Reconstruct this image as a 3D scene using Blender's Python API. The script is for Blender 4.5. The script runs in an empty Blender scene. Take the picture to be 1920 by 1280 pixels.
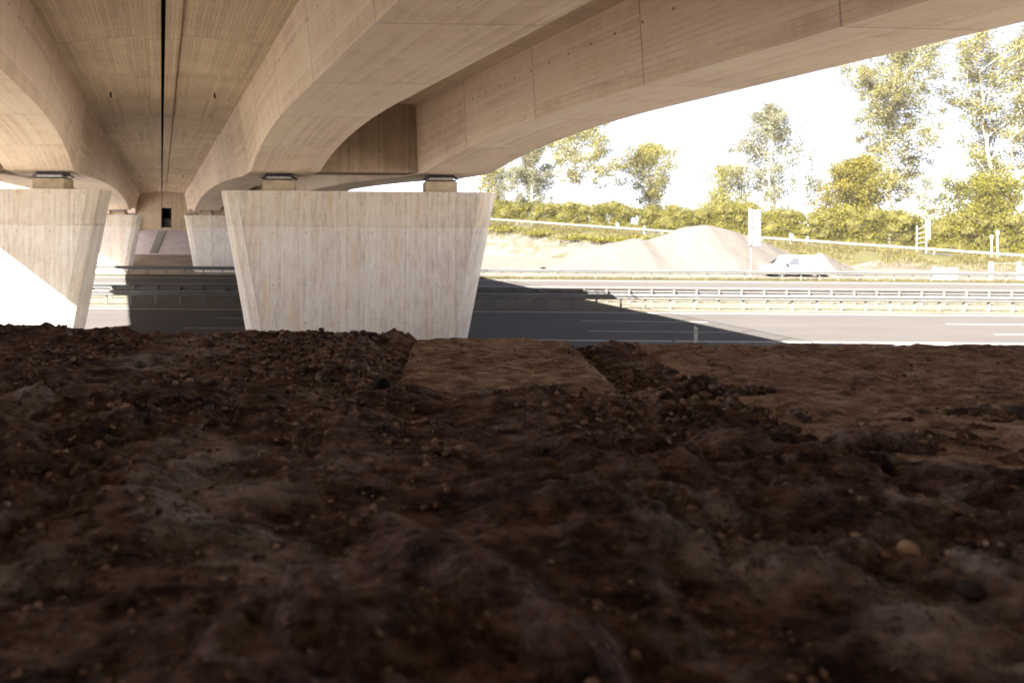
import bpy, bmesh, math, random
import numpy as np
from mathutils import Matrix, Vector
R = math.radians
random.seed(4); rng = np.random.default_rng(7)
S = bpy.context.scene
C = S.collection

# ------------------------------------------------------------------ camera, sky, sun, exposure
# eye 0.3 m above the bank, 4.2 m above the road; Y runs across the motorway, X along it
ROLL = 0.008
cam_d = bpy.data.cameras.new('camera'); cam = bpy.data.objects.new('camera', cam_d); C.objects.link(cam)
cam_d.sensor_width = 36; cam_d.lens = 24; cam_d.shift_x = 320/1920; cam_d.shift_y = -210/1920
cam_d.clip_start = 0.05; cam_d.clip_end = 3000
cam.rotation_euler = (Matrix.Rotation(R(90), 4, 'X') @ Matrix.Rotation(ROLL, 4, 'Z')).to_euler()
cam_d.dof.use_dof = True; cam_d.dof.focus_distance = 2.9; cam_d.dof.aperture_fstop = 4.8
S.camera = cam
SUN = Vector((1.10, 0.80, -1.0)).normalized()           # the way the light travels
ELEV = math.asin(-SUN.z)
w = bpy.data.worlds.new('World'); S.world = w; w.use_nodes = True
wn = w.node_tree.nodes; wl = w.node_tree.links
sky = wn.new('ShaderNodeTexSky'); sky.sky_type = 'NISHITA'; sky.sun_disc = False
sky.sun_elevation = ELEV; sky.sun_rotation = math.atan2(-SUN.x, -SUN.y)
sky.air_density = 0.17; sky.dust_density = 0.4; sky.ozone_density = 1.0
hs = wn.new('ShaderNodeHueSaturation'); hs.inputs['Saturation'].default_value = .6; wl.new(sky.outputs[0], hs.inputs['Color'])
wm_ = wn.new('ShaderNodeMix'); wm_.data_type = 'RGBA'; wm_.blend_type = 'MULTIPLY'; wm_.inputs[0].default_value = 1      # warm colour grade on the sky
wl.new(hs.outputs[0], wm_.inputs[6]); wm_.inputs[7].default_value = (1.0, .92, .83, 1)
wl.new(wm_.outputs[2], wn['Background'].inputs[0]); wn['Background'].inputs[1].default_value = 0.05
sd = bpy.data.lights.new('sun', 'SUN'); sd.energy = 5.0; sd.angle = R(0.5); sd.color = (1, 0.92, 0.80)
so = bpy.data.objects.new('sun', sd); C.objects.link(so)
so.rotation_euler = SUN.to_track_quat('-Z', 'Y').to_euler(); so.location = (-40, -30, 60)
S.view_settings.view_transform = 'Standard'; S.view_settings.look = 'None'
S.view_settings.exposure = 3.9; S.view_settings.gamma = 1
S.cycles.use_denoising = True
S.cycles.max_bounces = 10; S.cycles.diffuse_bounces = 6; S.cycles.transparent_max_bounces = 8

def at(px, py, D):
    """photo pixel (1920 wide) at depth D -> point"""
    dx = (px-640)/1280; dy = (py-430)/1280
    return Vector(((dx+ROLL*dy)*D, D, -(dy-ROLL*dx)*D))

# ------------------------------------------------------------------ helpers
def tag(o, label=None, cat=None, group=None, kind=None):
    for k, v in (('label', label), ('category', cat), ('group', group), ('kind', kind)):
        if v: o[k] = v
    return o
def link(o, parent=None):
    C.objects.link(o)
    if parent: o.parent = parent
    return o
def thing(name, label, cat, loc=(0, 0, 0), group=None, rz=0):
    o = bpy.data.objects.new(name, None); o.location = loc; o.rotation_euler = (0, 0, rz)
    o.empty_display_size = .2
    C.objects.link(o); return tag(o, label, cat, group)
def copy_tree(o, parent=None):
    c = o.copy(); C.objects.link(c); c.parent = parent
    for ch in o.children: copy_tree(ch, c)
    return c
class MB:
    """collects faces, builds one mesh"""
    def __init__(s): s.v = []; s.f = []; s.uv = []; s.m = []
    def add(s, vs, fs, uvs=None, mi=0):
        b = len(s.v); s.v += [tuple(p) for p in vs]
        for i, f in enumerate(fs):
            s.f.append(tuple(b+k for k in f)); s.m.append(mi)
            s.uv.append(uvs[i] if uvs else None)
        return s
    def box(s, x0, x1, y0, y1, z0, z1):
        vs = [(x, y, z) for z in (z0, z1) for x, y in ((x0, y0), (x1, y0), (x1, y1), (x0, y1))]
        return s.add(vs, [(3, 2, 1, 0), (4, 5, 6, 7), (0, 1, 5, 4), (1, 2, 6, 5), (2, 3, 7, 6), (3, 0, 4, 7)])
    def tube(s, pts, rad, n=8, cap=True):
        pts = [Vector(p) for p in pts]; rad = rad if hasattr(rad, '__len__') else [rad]*len(pts)
        vs = []; fs = []
        for i, p in enumerate(pts):
            d = (pts[min(i+1, len(pts)-1)]-pts[max(i-1, 0)]).normalized()
            a = d.orthogonal().normalized() if i == 0 else (a-d*a.dot(d)).normalized()
            b = d.cross(a)
            for k in range(n):
                t = 2*math.pi*k/n; vs.append(p+(a*math.cos(t)+b*math.sin(t))*rad[i])
        for i in range(len(pts)-1):
            for k in range(n):
                k2 = (k+1) % n; fs.append((i*n+k, i*n+k2, (i+1)*n+k2, (i+1)*n+k))
        if cap: fs += [tuple(range(n))[::-1], tuple(range((len(pts)-1)*n, len(pts)*n))]
        return s.add(vs, fs)
    def build(s, name, mat, parent=None, smooth=False, bevel=0):
        me = bpy.data.meshes.new(name); me.from_pydata(s.v, [], s.f)
        for m in (mat if isinstance(mat, list) else [mat]): me.materials.append(m)
        if any(u for u in s.uv):
            L = me.uv_layers.new(name='UVMap'); k = 0
            for f, u in zip(s.f, s.uv):
                for j in range(len(f)):
                    L.data[k].uv = u[j] if u else (0, 0); k += 1
        me.polygons.foreach_set('material_index', s.m)
        me.polygons.foreach_set('use_smooth', [smooth]*len(me.polygons)); me.update()
        o = link(bpy.data.objects.new(name, me), parent)
        if bevel:
            b = o.modifiers.new('bevel', 'BEVEL'); b.width = bevel; b.segments = 2; b.limit_method = 'ANGLE'
        return o
def np_mesh(name, V, F, mat, parent=None, smooth=False, uv=None):
    """V (n,3), F (m,k) all faces the same size"""
    me = bpy.data.meshes.new(name); n, k = F.shape
    me.vertices.add(len(V)); me.vertices.foreach_set('co', np.ascontiguousarray(V, dtype=np.float32).ravel())
    me.loops.add(n*k); me.loops.foreach_set('vertex_index', np.ascontiguousarray(F, dtype=np.int32).ravel())
    me.polygons.add(n); me.polygons.foreach_set('loop_start', np.arange(0, n*k, k, dtype=np.int32))
    me.polygons.foreach_set('use_smooth', np.full(n, smooth))
    if uv is not None:
        L = me.uv_layers.new(name='UVMap'); L.data.foreach_set('uv', uv[F.ravel()].astype(np.float32).ravel())
    for m in (mat if isinstance(mat, list) else [mat]): me.materials.append(m)
    me.update(calc_edges=True); me.validate()
    return link(bpy.data.objects.new(name, me), parent)
def grid_faces(nx, ny):
    i = np.arange(nx*ny).reshape(ny, nx)
    return np.stack([i[:-1, :-1], i[:-1, 1:], i[1:, 1:], i[1:, :-1]], -1).reshape(-1, 4)
_lat = rng.random((256, 256))
def vnoise(x, y):
    xi = np.floor(x).astype(int); yi = np.floor(y).astype(int); fx = x-xi; fy = y-yi
    fx = fx*fx*(3-2*fx); fy = fy*fy*(3-2*fy)
    g = lambda a, b: _lat[a & 255, b & 255]
    return (g(xi, yi)*(1-fx)+g(xi+1, yi)*fx)*(1-fy)+(g(xi, yi+1)*(1-fx)+g(xi+1, yi+1)*fx)*fy
def fbm(x, y, o=4, g=.5):
    s = 0; a = 1; t = 0
    for k in range(o):
        s = s+a*(vnoise(x+17.3*k, y+9.1*k)-.5); t += a; a *= g; x = x*2.03; y = y*2.03
    return s/t*2
def sstep(a, b, x):
    t = np.clip((x-a)/(b-a), 0, 1); return t*t*(3-2*t)

# ------------------------------------------------------------------ materials
class NT:
    def __init__(s, name):
        s.m = bpy.data.materials.new(name); s.m.use_nodes = True; s.t = s.m.node_tree
        s.p = s.t.nodes['Principled BSDF']; s.out = s.t.nodes['Material Output']
    def n(s, typ, **kw):
        nd = s.t.nodes.new('ShaderNode'+typ)
        for k, v in kw.items(): setattr(nd, k, v)
        return nd
    def l(s, a, b): s.t.links.new(a, b)
    def put(s, sock, v):
        if isinstance(v, bpy.types.NodeSocket): s.l(v, sock)
        else: sock.default_value = v
    def math(s, op, a, b=0.0, c=0.0):
        nd = s.n('Math', operation=op); s.put(nd.inputs[0], a); s.put(nd.inputs[1], b); s.put(nd.inputs[2], c); return nd.outputs[0]
    def comb(s, x, y, z=0.0):
        nd = s.n('CombineXYZ'); s.put(nd.inputs[0], x); s.put(nd.inputs[1], y); s.put(nd.inputs[2], z); return nd.outputs[0]
    def noise(s, vec, scale, detail=3, rough=.5):
        nd = s.n('TexNoise'); s.l(vec, nd.inputs['Vector']); nd.inputs['Scale'].default_value = scale
        nd.inputs['Detail'].default_value = detail; nd.inputs['Roughness'].default_value = rough; return nd.outputs['Fac']
    def ramp(s, f, stops):
        nd = s.n('ValToRGB'); s.l(f, nd.inputs[0]); e = nd.color_ramp.elements
        while len(e) < len(stops): e.new(.5)
        for k, (p, c) in enumerate(stops): e[k].position = p; e[k].color = (*c, 1)
        return nd.outputs[0]
    def mix(s, f, a, b, mode='MIX'):
        nd = s.n('Mix', data_type='RGBA', blend_type=mode)
        s.put(nd.inputs[0], f)
        s.put(nd.inputs[6], a if isinstance(a, bpy.types.NodeSocket) else (*a, 1))
        s.put(nd.inputs[7], b if isinstance(b, bpy.types.NodeSocket) else (*b, 1)); return nd.outputs[2]
    def range(s, v, a, b, c, d, clamp=True):
        nd = s.n('MapRange'); nd.clamp = clamp
        for k, q in enumerate((v, a, b, c, d)): s.put(nd.inputs[k], q)
        return nd.outputs[0]
    def bump(s, h, strength, dist):
        nd = s.n('Bump'); s.l(h, nd.inputs['Height']); nd.inputs['Strength'].default_value = strength
        nd.inputs['Distance'].default_value = dist; s.l(nd.outputs[0], s.p.inputs['Normal'])
    def done(s, col, rough=.9, metal=0, spec=.3):
        s.put(s.p.inputs['Base Color'], col if isinstance(col, bpy.types.NodeSocket) else (*col, 1))
        s.put(s.p.inputs['Roughness'], rough); s.p.inputs['Metallic'].default_value = metal
        s.p.inputs['Specular IOR Level'].default_value = spec; return s.m
    def obj(s): return s.n('TexCoord').outputs['Object']
    def geo(s): return s.n('NewGeometry').outputs['Position']

def concrete(name, dark, mid, light, bw=.11, joint=3.7, phase=.55, holes=None, line=.5, contrast=1.0, warm=.25, streak=.5, cap=None):
    """board-marked concrete; UV in metres: u runs along the boards, v across them"""
    t = NT(name); uv = t.n('UVMap').outputs[0]; sp = t.n('SeparateXYZ'); t.l(uv, sp.inputs[0])
    u, v = sp.outputs[0], sp.outputs[1]; P = t.geo()
    us = t.math('ADD', t.math('DIVIDE', u, joint), phase)
    wob = t.math('MULTIPLY', t.math('SUBTRACT', t.noise(P, 1.3, 2), .5), bw*.25)
    vb = t.math('DIVIDE', t.math('ADD', v, wob), bw)
    wn_ = t.n('TexWhiteNoise', noise_dimensions='2D'); t.l(t.comb(t.math('FLOOR', vb), t.math('FLOOR', us)), wn_.inputs['Vector'])
    board = wn_.outputs['Value']
    stre = t.noise(t.comb(t.math('MULTIPLY', u, 1.1), t.math('MULTIPLY', v, 7)), 1.3, 6, .68)
    cross = t.noise(t.comb(t.math('MULTIPLY', u, 6), t.math('MULTIPLY', v, 1.2)), 1.4, 4, .6)
    blot = t.noise(P, .55, 6, .62); fine = t.noise(P, 22, 4, .7); mid_n = t.noise(P, 3.1, 5, .65)
    pan = t.n('TexWhiteNoise', noise_dimensions='2D'); t.l(t.comb(t.math('FLOOR', us), t.math('FLOOR', t.math('DIVIDE', v, 2.6))), pan.inputs['Vector'])
    s = t.math('ADD', t.math('MULTIPLY', board, .22*contrast), t.math('MULTIPLY', stre, streak*contrast))
    s = t.math('ADD', s, t.math('MULTIPLY', blot, .75)); s = t.math('ADD', s, t.math('MULTIPLY', fine, .22))
    s = t.math('ADD', s, t.math('MULTIPLY', mid_n, .45)); s = t.math('ADD', s, t.math('MULTIPLY', cross, .22)); s = t.math('ADD', s, t.math('MULTIPLY', pan.outputs['Value'], .16))
    tot = .22*contrast*.5+streak*contrast*.5+.375+.11+.225+.11+.08
    f = t.range(s, tot-.42, tot+.42, 0, 1)
    col = t.ramp(f, [(0, dark), (.5, mid), (1, light)])
    rust = t.range(t.noise(t.comb(t.math('MULTIPLY', u, .35), t.math('MULTIPLY', v, 2.2), 3.0), 1.1, 4, .6), .55, .78, 0, warm)
    col = t.mix(rust, col, (mid[0]*1.0, mid[1]*.80, mid[2]*.52))
    if cap is not None:                            # the top lift was cast later from a browner mix
        col = t.mix(t.range(u, cap-.005, cap+.005, 0, .5), col, t.mix(1.0, col, (.86, .80, .70), 'MULTIPLY'))
    fr = t.math('FRACT', vb); edge = t.math('MINIMUM', fr, t.math('SUBTRACT', 1.0, fr))
    gap = t.math('MULTIPLY', t.range(edge, .02, .10, 1, 0), t.range(t.noise(P, 2.2, 4), .34, .70, 0, 1))
    col = t.mix(t.math('MULTIPLY', gap, line), col, (dark[0]*.45, dark[1]*.42, dark[2]*.4))
    fu = t.math('FRACT', us); eu = t.math('MINIMUM', fu, t.math('SUBTRACT', 1.0, fu))
    jl = t.range(eu, .0022, .0045, 1, 0)
    col = t.mix(t.math('MULTIPLY', jl, .55), col, (dark[0]*.3, dark[1]*.28, dark[2]*.26))
    h = t.math('SUBTRACT', t.math('ADD', t.math('MULTIPLY', fine, .35), t.math('MULTIPLY', board, .5)), t.math('ADD', gap, jl))
    if holes:                                      # tie holes left by the formwork: (u period, u phase, v period, v phase)
        a, pa, b, pb = holes
        du = t.math('MULTIPLY', t.math('SUBTRACT', t.math('FRACT', t.math('ADD', t.math('DIVIDE', u, a), pa)), .5), a)
        dv = t.math('MULTIPLY', t.math('SUBTRACT', t.math('FRACT', t.math('ADD', t.math('DIVIDE', v, b), pb)), .5), b)
        d = t.math('SQRT', t.math('ADD', t.math('MULTIPLY', du, du), t.math('MULTIPLY', dv, dv)))
        hole = t.range(d, .018, .034, 1, 0)
        col = t.mix(t.math('MULTIPLY', hole, .8), col, (.05, .04, .035)); h = t.math('SUBTRACT', h, hole)
    smd = t.range(t.noise(t.comb(t.math('MULTIPLY', u, 1.6), t.math('MULTIPLY', v, 9), 7.0), 1.5, 5, .65), .60, .74, 0, .38)
    smd = t.math('MULTIPLY', smd, t.range(t.noise(P, .8, 3), .42, .62, 0, 1))
    col = t.mix(smd, col, (dark[0]*.55, dark[1]*.5, dark[2]*.42))
    # small blowholes
    vo = t.n('TexVoronoi'); t.l(P, vo.inputs['Vector']); vo.inputs['Scale'].default_value = 4.5
    bh = t.math('MULTIPLY', t.range(vo.outputs['Distance'], .045, .085, 1, 0), t.range(t.noise(P, 1.1, 2), .5, .6, 0, .6))
    col = t.mix(bh, col, (dark[0]*.4, dark[1]*.38, dark[2]*.35))
    t.bump(h, .5, .012)
    return t.done(col, .88, spec=.25)

M = {}
M['soffit'] = concrete('board_concrete_soffit', (0.487, 0.382, 0.307), (0.742, 0.617, 0.519), (0.832, 0.753, 0.649), bw=.08, streak=.22, warm=.2, line=.5)
M['web'] = concrete('board_concrete_web', (0.481, 0.388, 0.319), (0.749, 0.629, 0.542), (0.833, 0.770, 0.689), bw=.12, streak=.34, warm=.12, line=.26, contrast=1.0, holes=(.77, 0, 40, .4855))
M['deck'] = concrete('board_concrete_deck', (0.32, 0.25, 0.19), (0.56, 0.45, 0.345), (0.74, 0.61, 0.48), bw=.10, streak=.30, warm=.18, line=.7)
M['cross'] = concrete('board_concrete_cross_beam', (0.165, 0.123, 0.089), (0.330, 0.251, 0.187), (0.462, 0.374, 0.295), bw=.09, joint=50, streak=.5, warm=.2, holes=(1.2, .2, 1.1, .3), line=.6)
M['pier'] = concrete('board_concrete_pier', (0.461, 0.420, 0.389), (0.713, 0.672, 0.637), (0.831, 0.834, 0.814), bw=.085, joint=60, phase=.2, streak=1.2, warm=.65, cap=.08, holes=None, line=.45, contrast=1.15)
M['abut'] = concrete('board_concrete_abutment', (0.323, 0.264, 0.187), (0.527, 0.442, 0.332), (0.646, 0.561, 0.433), bw=.12, joint=50, streak=1.1, warm=.35, line=.5)
def plain(name, col, rough=.6, metal=0, var=.25, scale=6):
    t = NT(name); P = t.geo(); f = t.noise(P, scale, 5, .6)
    c = t.ramp(f, [(.25, tuple(x*(1-var) for x in col)), (.75, tuple(min(1, x*(1+var)) for x in col))])
    t.bump(t.noise(P, scale*8, 3), .15, .01); return t.done(c, rough, metal)
M['steel'] = plain('galvanised_steel', (0.105, 0.105, 0.105), .5, .2, .2, 3)
M['darksteel'] = plain('dark_bearing_steel', (.05, .05, .06), .5, .4)
M['lightsteel'] = plain('bearing_slide_plate', (.55, .53, .5), .4, .3)
M['white'] = plain('white_paint', (0.371, 0.368, 0.348), .5, 0, .08)
M['greypanel'] = plain('aluminium_sign_back', (0.253, 0.253, 0.245), .45, .2, .08)
M['plug'] = plain('rusty_tie_plug', (.12, .095, .075), .9)
M['dark'] = plain('near_black', (.012, .012, .016), .9, 0, .1)
M['glass'] = plain('van_glass', (.05, .055, .07), .12, 0, .1)
M['tyre'] = plain('tyre_rubber', (.02, .02, .02), .85)
M['red'] = plain('red_lamp', (.35, .02, .02), .3)
M['black'] = plain('black_plastic', (.02, .02, .022), .6)
M['line'] = plain('road_line_paint', (0.232, 0.229, 0.218), .7, 0, .15, 4)
def asphalt():
    t = NT('asphalt'); P = t.geo(); sp = t.n('SeparateXYZ'); t.l(P, sp.inputs[0])
    tr = t.noise(t.comb(t.math('MULTIPLY', sp.outputs[0], .02), t.math('MULTIPLY', sp.outputs[1], 1.0)), 1.1, 5, .6)
    f = t.math('ADD', t.math('MULTIPLY', tr, .7), t.math('MULTIPLY', t.noise(P, .6, 5), .3))
    c = t.ramp(f, [(.3, (.033, .030, .031)), (.7, (.049, .045, .044))])
    t.bump(t.noise(P, 60, 3), .3, .006); return t.done(c, .85)
M['asphalt'] = asphalt()
def ground(name, stops, scale, bump=.6, dist=.05, spots=None):
    t = NT(name); P = t.geo()
    f = t.math('ADD', t.math('MULTIPLY', t.noise(P, scale, 7, .65), .65), t.math('MULTIPLY', t.noise(P, scale*9, 5, .7), .35))
    c = t.ramp(f, stops)
    if spots: c = t.mix(t.range(t.noise(P, scale*2.3, 5, .6), .5, .62, 0, .8), c, spots)
    t.bump(t.noise(P, scale*14, 5, .7), bump, dist); return t.done(c, .95, spec=.15)
M['verge'] = ground('verge_grass', [(.3, (0.023, 0.023, 0.009)), (.55, (0.037, 0.035, 0.015)), (.75, (0.058, 0.052, 0.032))], .9, .8, .06)
M['gravel_yard'] = ground('pale_gravel', [(.3, (0.056, 0.051, 0.047)), (.6, (0.075, 0.070, 0.064)), (.8, (0.086, 0.081, 0.076))], .5, .5, .05)
M['heap'] = ground('heap_gravel', [(.3, (0.049, 0.046, 0.042)), (.6, (0.060, 0.054, 0.052)), (.8, (0.067, 0.062, 0.058))], .35, .6, .07)
M['banksoil'] = ground('bank_soil', [(.3, (0.044, 0.036, 0.030)), (.55, (0.062, 0.056, 0.051)), (.75, (0.075, 0.068, 0.067))], .25, .6, .08, (0.029, 0.029, 0.012))
M['paving'] = ground('slope_paving', [(.3, (0.474, 0.475, 0.528)), (.7, (0.745, 0.744, 0.850))], 1.2, .3, .03)
M['underbridge'] = ground('dry_ground_under_bridge', [(.3, (0.210, 0.189, 0.168)), (.7, (0.378, 0.350, 0.315))], .7, .6, .05)
M['bounce_bank'] = ground('pale_bounce_bank', [(.3, (0.641, 0.576, 0.481)), (.7, (0.807, 0.751, 0.641))], .8, .3, .03)  # pale unseen bank, added to bounce sunlight up onto the soffits
M['roadside'] = ground('dusty_roadside', [(.3, (0.066, 0.056, 0.045)), (.7, (0.113, 0.104, 0.084))], 1.0, .5, .04)
def soil():
    t = NT('dark_soil'); P = t.geo()
    mp = t.n('Mapping'); t.l(P, mp.inputs[0]); mp.inputs['Scale'].default_value = (.6, 1, 1)
    a = t.noise(mp.outputs[0], 15, 6, .7); b = t.noise(mp.outputs[0], 44, 6, .76); c3 = t.noise(P, 170, 5, .8); g4 = t.noise(P, 480, 3, .7)
    f = t.math('ADD', t.math('ADD', t.math('MULTIPLY', a, .44), t.math('MULTIPLY', b, .30)), t.math('ADD', t.math('MULTIPLY', c3, .16), t.math('MULTIPLY', g4, .10)))
    c = t.ramp(f, [(.41, (0.030, 0.024, 0.033)), (.47, (0.126, 0.077, 0.069)), (.52, (0.260, 0.164, 0.140)), (.58, (0.437, 0.336, 0.313)), (.64, (0.554, 0.487, 0.488))])
    pale = t.math('MULTIPLY', t.range(t.noise(P, 3.6, 7, .66), .52, .62, 0, .85), t.range(t.math('ADD', t.math('MULTIPLY', b, .5), t.math('MULTIPLY', g4, .5)), .42, .56, .05, 1))
    c = t.mix(pale, c, (0.728, 0.676, 0.676))                    # dried clay crust
    h = t.math('ADD', t.math('ADD', t.math('MULTIPLY', b, .9), t.math('MULTIPLY', c3, .5)), t.math('MULTIPLY', g4, .2))
    t.bump(h, 1.0, .016); return t.done(c, .95, spec=.10)
M['soil'] = soil()
def slabm():
    t = NT('rough_slab_concrete'); P = t.geo()
    mp = t.n('Mapping'); t.l(P, mp.inputs[0]); mp.inputs['Scale'].default_value = (.6, 1, 1)
    b = t.noise(mp.outputs[0], 36, 5, .7); a = t.noise(P, 4, 5, .6); c3 = t.noise(P, 190, 4, .7)
    f = t.math('ADD', t.math('ADD', t.math('MULTIPLY', b, .5), t.math('MULTIPLY', a, .25)), t.math('MULTIPLY', c3, .25))
    c = t.ramp(f, [(.40, (0.117, 0.075, 0.058)), (.49, (0.351, 0.240, 0.182)), (.58, (0.624, 0.507, 0.436))])
    t.bump(t.math('ADD', b, t.math('MULTIPLY', c3, .5)), .9, .012); return t.done(c, .95, spec=.10)
M['slab'] = slabm()
def stone(name, cols):
    t = NT(name); P = t.geo(); o = t.n('NewGeometry').outputs['Random Per Island']
    c = t.ramp(o, cols); c = t.mix(t.math('MULTIPLY', t.noise(P, 60, 4, .7), .45), c, (.03, .02, .016))
    t.bump(t.noise(P, 90, 4), .4, .004); return t.done(c, .8, spec=.25)
M['pebble'] = stone('pebble', [(0, (0.070, 0.063, 0.070)), (.4, (0.196, 0.132, 0.101)), (.75, (0.308, 0.203, 0.147)), (.95, (0.378, 0.280, 0.224)), (1, (0.476, 0.392, 0.336))])
M['clod'] = stone('soil_clod', [(0, (0.097, 0.064, 0.056)), (.5, (0.280, 0.178, 0.129)), (1, (0.560, 0.399, 0.312))])
M['blackstone'] = stone('black_stone', [(0, (.012, .012, .015)), (1, (.016, .016, .02))])
M['tanstone'] = stone('tan_stone', [(0, (0.714, 0.525, 0.357)), (1, (0.714, 0.525, 0.357))])
M['darkstone'] = stone('dark_stone', [(0, (0.070, 0.056, 0.056)), (1, (0.070, 0.056, 0.056))])
M['greystone'] = stone('grey_stone', [(0, (0.196, 0.167, 0.147)), (1, (0.196, 0.167, 0.147))])
def leaf(name, a, b, c):
    t = NT(name); r = t.n('NewGeometry').outputs['Random Per Island']; P = t.geo()
    col = t.ramp(t.math('ADD', t.math('MULTIPLY', r, .55), t.math('MULTIPLY', t.noise(P, .35, 3), .5)), [(.15, a), (.5, b), (.85, c)])
    t.put(t.p.inputs['Base Color'], col); t.p.inputs['Roughness'].default_value = .6; t.p.inputs['Specular IOR Level'].default_value = .25
    tr = t.n('BsdfTranslucent'); t.l(col, tr.inputs[0]); mx = t.n('MixShader'); mx.inputs[0].default_value = .5
    t.l(t.p.outputs[0], mx.inputs[1]); t.l(tr.outputs[0], mx.inputs[2]); t.l(mx.outputs[0], t.out.inputs[0]); return t.m
M['leaf_hedge'] = leaf('hedge_leaf', (0.045, 0.047, 0.004), (0.085, 0.080, 0.005), (0.130, 0.117, 0.010))
M['leaf_bright'] = leaf('bright_leaf', (0.052, 0.050, 0.004), (0.095, 0.084, 0.008), (0.136, 0.113, 0.012))
M['leaf_poplar'] = leaf('poplar_leaf', (0.067, 0.065, 0.020), (0.103, 0.096, 0.027), (0.144, 0.134, 0.049))
M['leaf_birch'] = leaf('birch_leaf', (0.071, 0.073, 0.041), (0.103, 0.103, 0.058), (0.142, 0.135, 0.077))
M['leaf_mid'] = leaf('round_tree_leaf', (0.067, 0.065, 0.012), (0.116, 0.107, 0.022), (0.164, 0.155, 0.036))
M['grass'] = leaf('grass_blade', (0.050, 0.046, 0.011), (0.087, 0.076, 0.023), (0.134, 0.116, 0.049))
M['bark'] = plain('brown_bark', (0.204, 0.162, 0.119), .9, 0, .35, 3)
M['bark_pale'] = plain('pale_bark', (0.469, 0.428, 0.367), .85, 0, .3, 2)
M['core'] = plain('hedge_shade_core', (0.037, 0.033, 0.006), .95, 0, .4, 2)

# ------------------------------------------------------------------ terrain, roads
XJ = -337/1280
xj = lambda D: XJ*D                                       # the joint between the two decks, over the camera
RA = np.array((30.0, 125.0)); RB = np.array((80.0, 85.0)); RD = (RB-RA)/np.linalg.norm(RB-RA); RN = np.array((RD[1], -RD[0]))
if RN[1] > 0: RN = -RN
RL = np.linalg.norm(RB-RA)
def ramp_z(t): return np.clip(1.35-4.2*t/RL, -4.1, 3.2)
def terrain_z(x, y):
    z = np.full_like(x, -4.2)
    z = np.where(y < 20, -4.2+3.75*np.clip((20-y)/17.8, 0, 1), z)                   # near bank
    t = (x-RA[0])*RD[0]+(y-RA[1])*RD[1]; q = (x-RA[0])*RN[0]+(y-RA[1])*RN[1]
    zr = ramp_z(t); bank = np.maximum(-4.2, np.minimum(zr, zr-(q-2.6)/2.0))+fbm(x*.3, y*.3, 3)*.18*sstep(2.5, 5, q)
    z = np.where(y > 63, np.maximum(z, bank), z)
    u = x-xj(y)                                                                     # far abutment bank and approach embankment
    emb = np.minimum(-4.2+1.3*sstep(63, 69, y)+np.maximum(0, (y-70.3)/8.7)*2.65, -.3)
    emb = emb+np.where(y > 80.2, 4.2, 0)
    emb = emb-np.maximum(0, np.abs(u)-14)/1.6
    z = np.where(y > 62.5, np.maximum(z, emb), z)
    return z
def lines(*seg):
    return np.unique(np.concatenate([np.arange(a, b, s) for a, b, s in seg]))
gx = lines((-900, -120, 60), (-120, -45, 6), (-45, 110, 1.2), (110, 220, 6), (220, 1001, 60))
gy = lines((-60, 0, 6), (0, 62, 1.5), (62, 84, .6), (84, 150, 1.2), (150, 300, 8), (300, 1300, 100))
X, Y = np.meshgrid(gx, gy); Z = terrain_z(X, Y)-.02
V = np.stack([X, Y, Z], -1).reshape(-1, 3); F = grid_faces(len(gx), len(gy))
g = np_mesh('ground', V, F, [M['verge'], M['banksoil'], M['roadside'], M['gravel_yard'], M['bounce_bank'], M['underbridge']], smooth=True)
fc = V[F].mean(1); t_ = (fc[:, :2]-RA)@RD; q_ = (fc[:, :2]-RA)@RN; u_ = fc[:, 0]-xj(fc[:, 1])
mi = np.zeros(len(F), int)
mi[(fc[:, 1] > 62.5) & (q_ > 5.0+fbm(fc[:, 0]*.2, fc[:, 1]*.2, 3)*3)] = 1
mi[(fc[:, 1] > 62.5) & (q_ > 12)] = 3
mi[(fc[:, 1] > 62) & (np.abs(u_) < 17)] = 5
mi[(fc[:, 1] < 62)] = 0
mi[fc[:, 1] < 23] = 4; mi[(fc[:, 1] < 23) & (fc[:, 0] < -1)] = 2  # unseen near bank: pale right side bounces light up, darker left bounces less
g.data.polygons.foreach_set('material_index', mi.astype(np.int32)); tag(g, kind='structure')

def strip(name, x0, x1, y0, y1, z, mat, kind='structure', parent=None, th=None):
    m = MB()
    m.add([(x0, y0, z), (x1, y0, z), (x1, y1, z), (x0, y1, z)], [(0, 1, 2, 3)])
    o = m.build(name, mat, parent)
    if kind and not parent: tag(o, kind=kind)
    return o
near_road = strip('road', -400, 500, 23.6, 36.0, -4.19+.01, M['asphalt'])
far_road = strip('road', -400, 500, 42.0, 59.3, -4.18, M['asphalt'])
tag(strip('median_ground', -400, 500, 36.0, 42.0, -4.185, M['roadside']))
def marking(name, parent, rects, z=-4.176):
    m = MB()
    for x0, x1, y0, y1 in rects: m.add([(x0, y0, z), (x1, y0, z), (x1, y1, z), (x0, y1, z)], [(0, 1, 2, 3)])
    return m.build(name, M['line'], parent)
marking('edge_line', near_road, [(-400, 500, 35.05, 35.35)])
marking('edge_line', near_road, [(-400, 500, 26.0, 26.3)])
for D, px in ((31.8, 1090), (28.6, 1105)):
    x0 = at(px, 600, D).x
    marking('lane_line', near_road, [(x0+17*k, x0+17*k+5.9, D-.08, D+.08) for k in range(-12, 14)])
marking('edge_line', far_road, [(-400, 500, 57.4, 57.75)])
marking('lane_line', far_road, [(-400, 500, 51.1, 51.4)])
marking('edge_line', far_road, [(-400, 500, 43.0, 43.3)])
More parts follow.
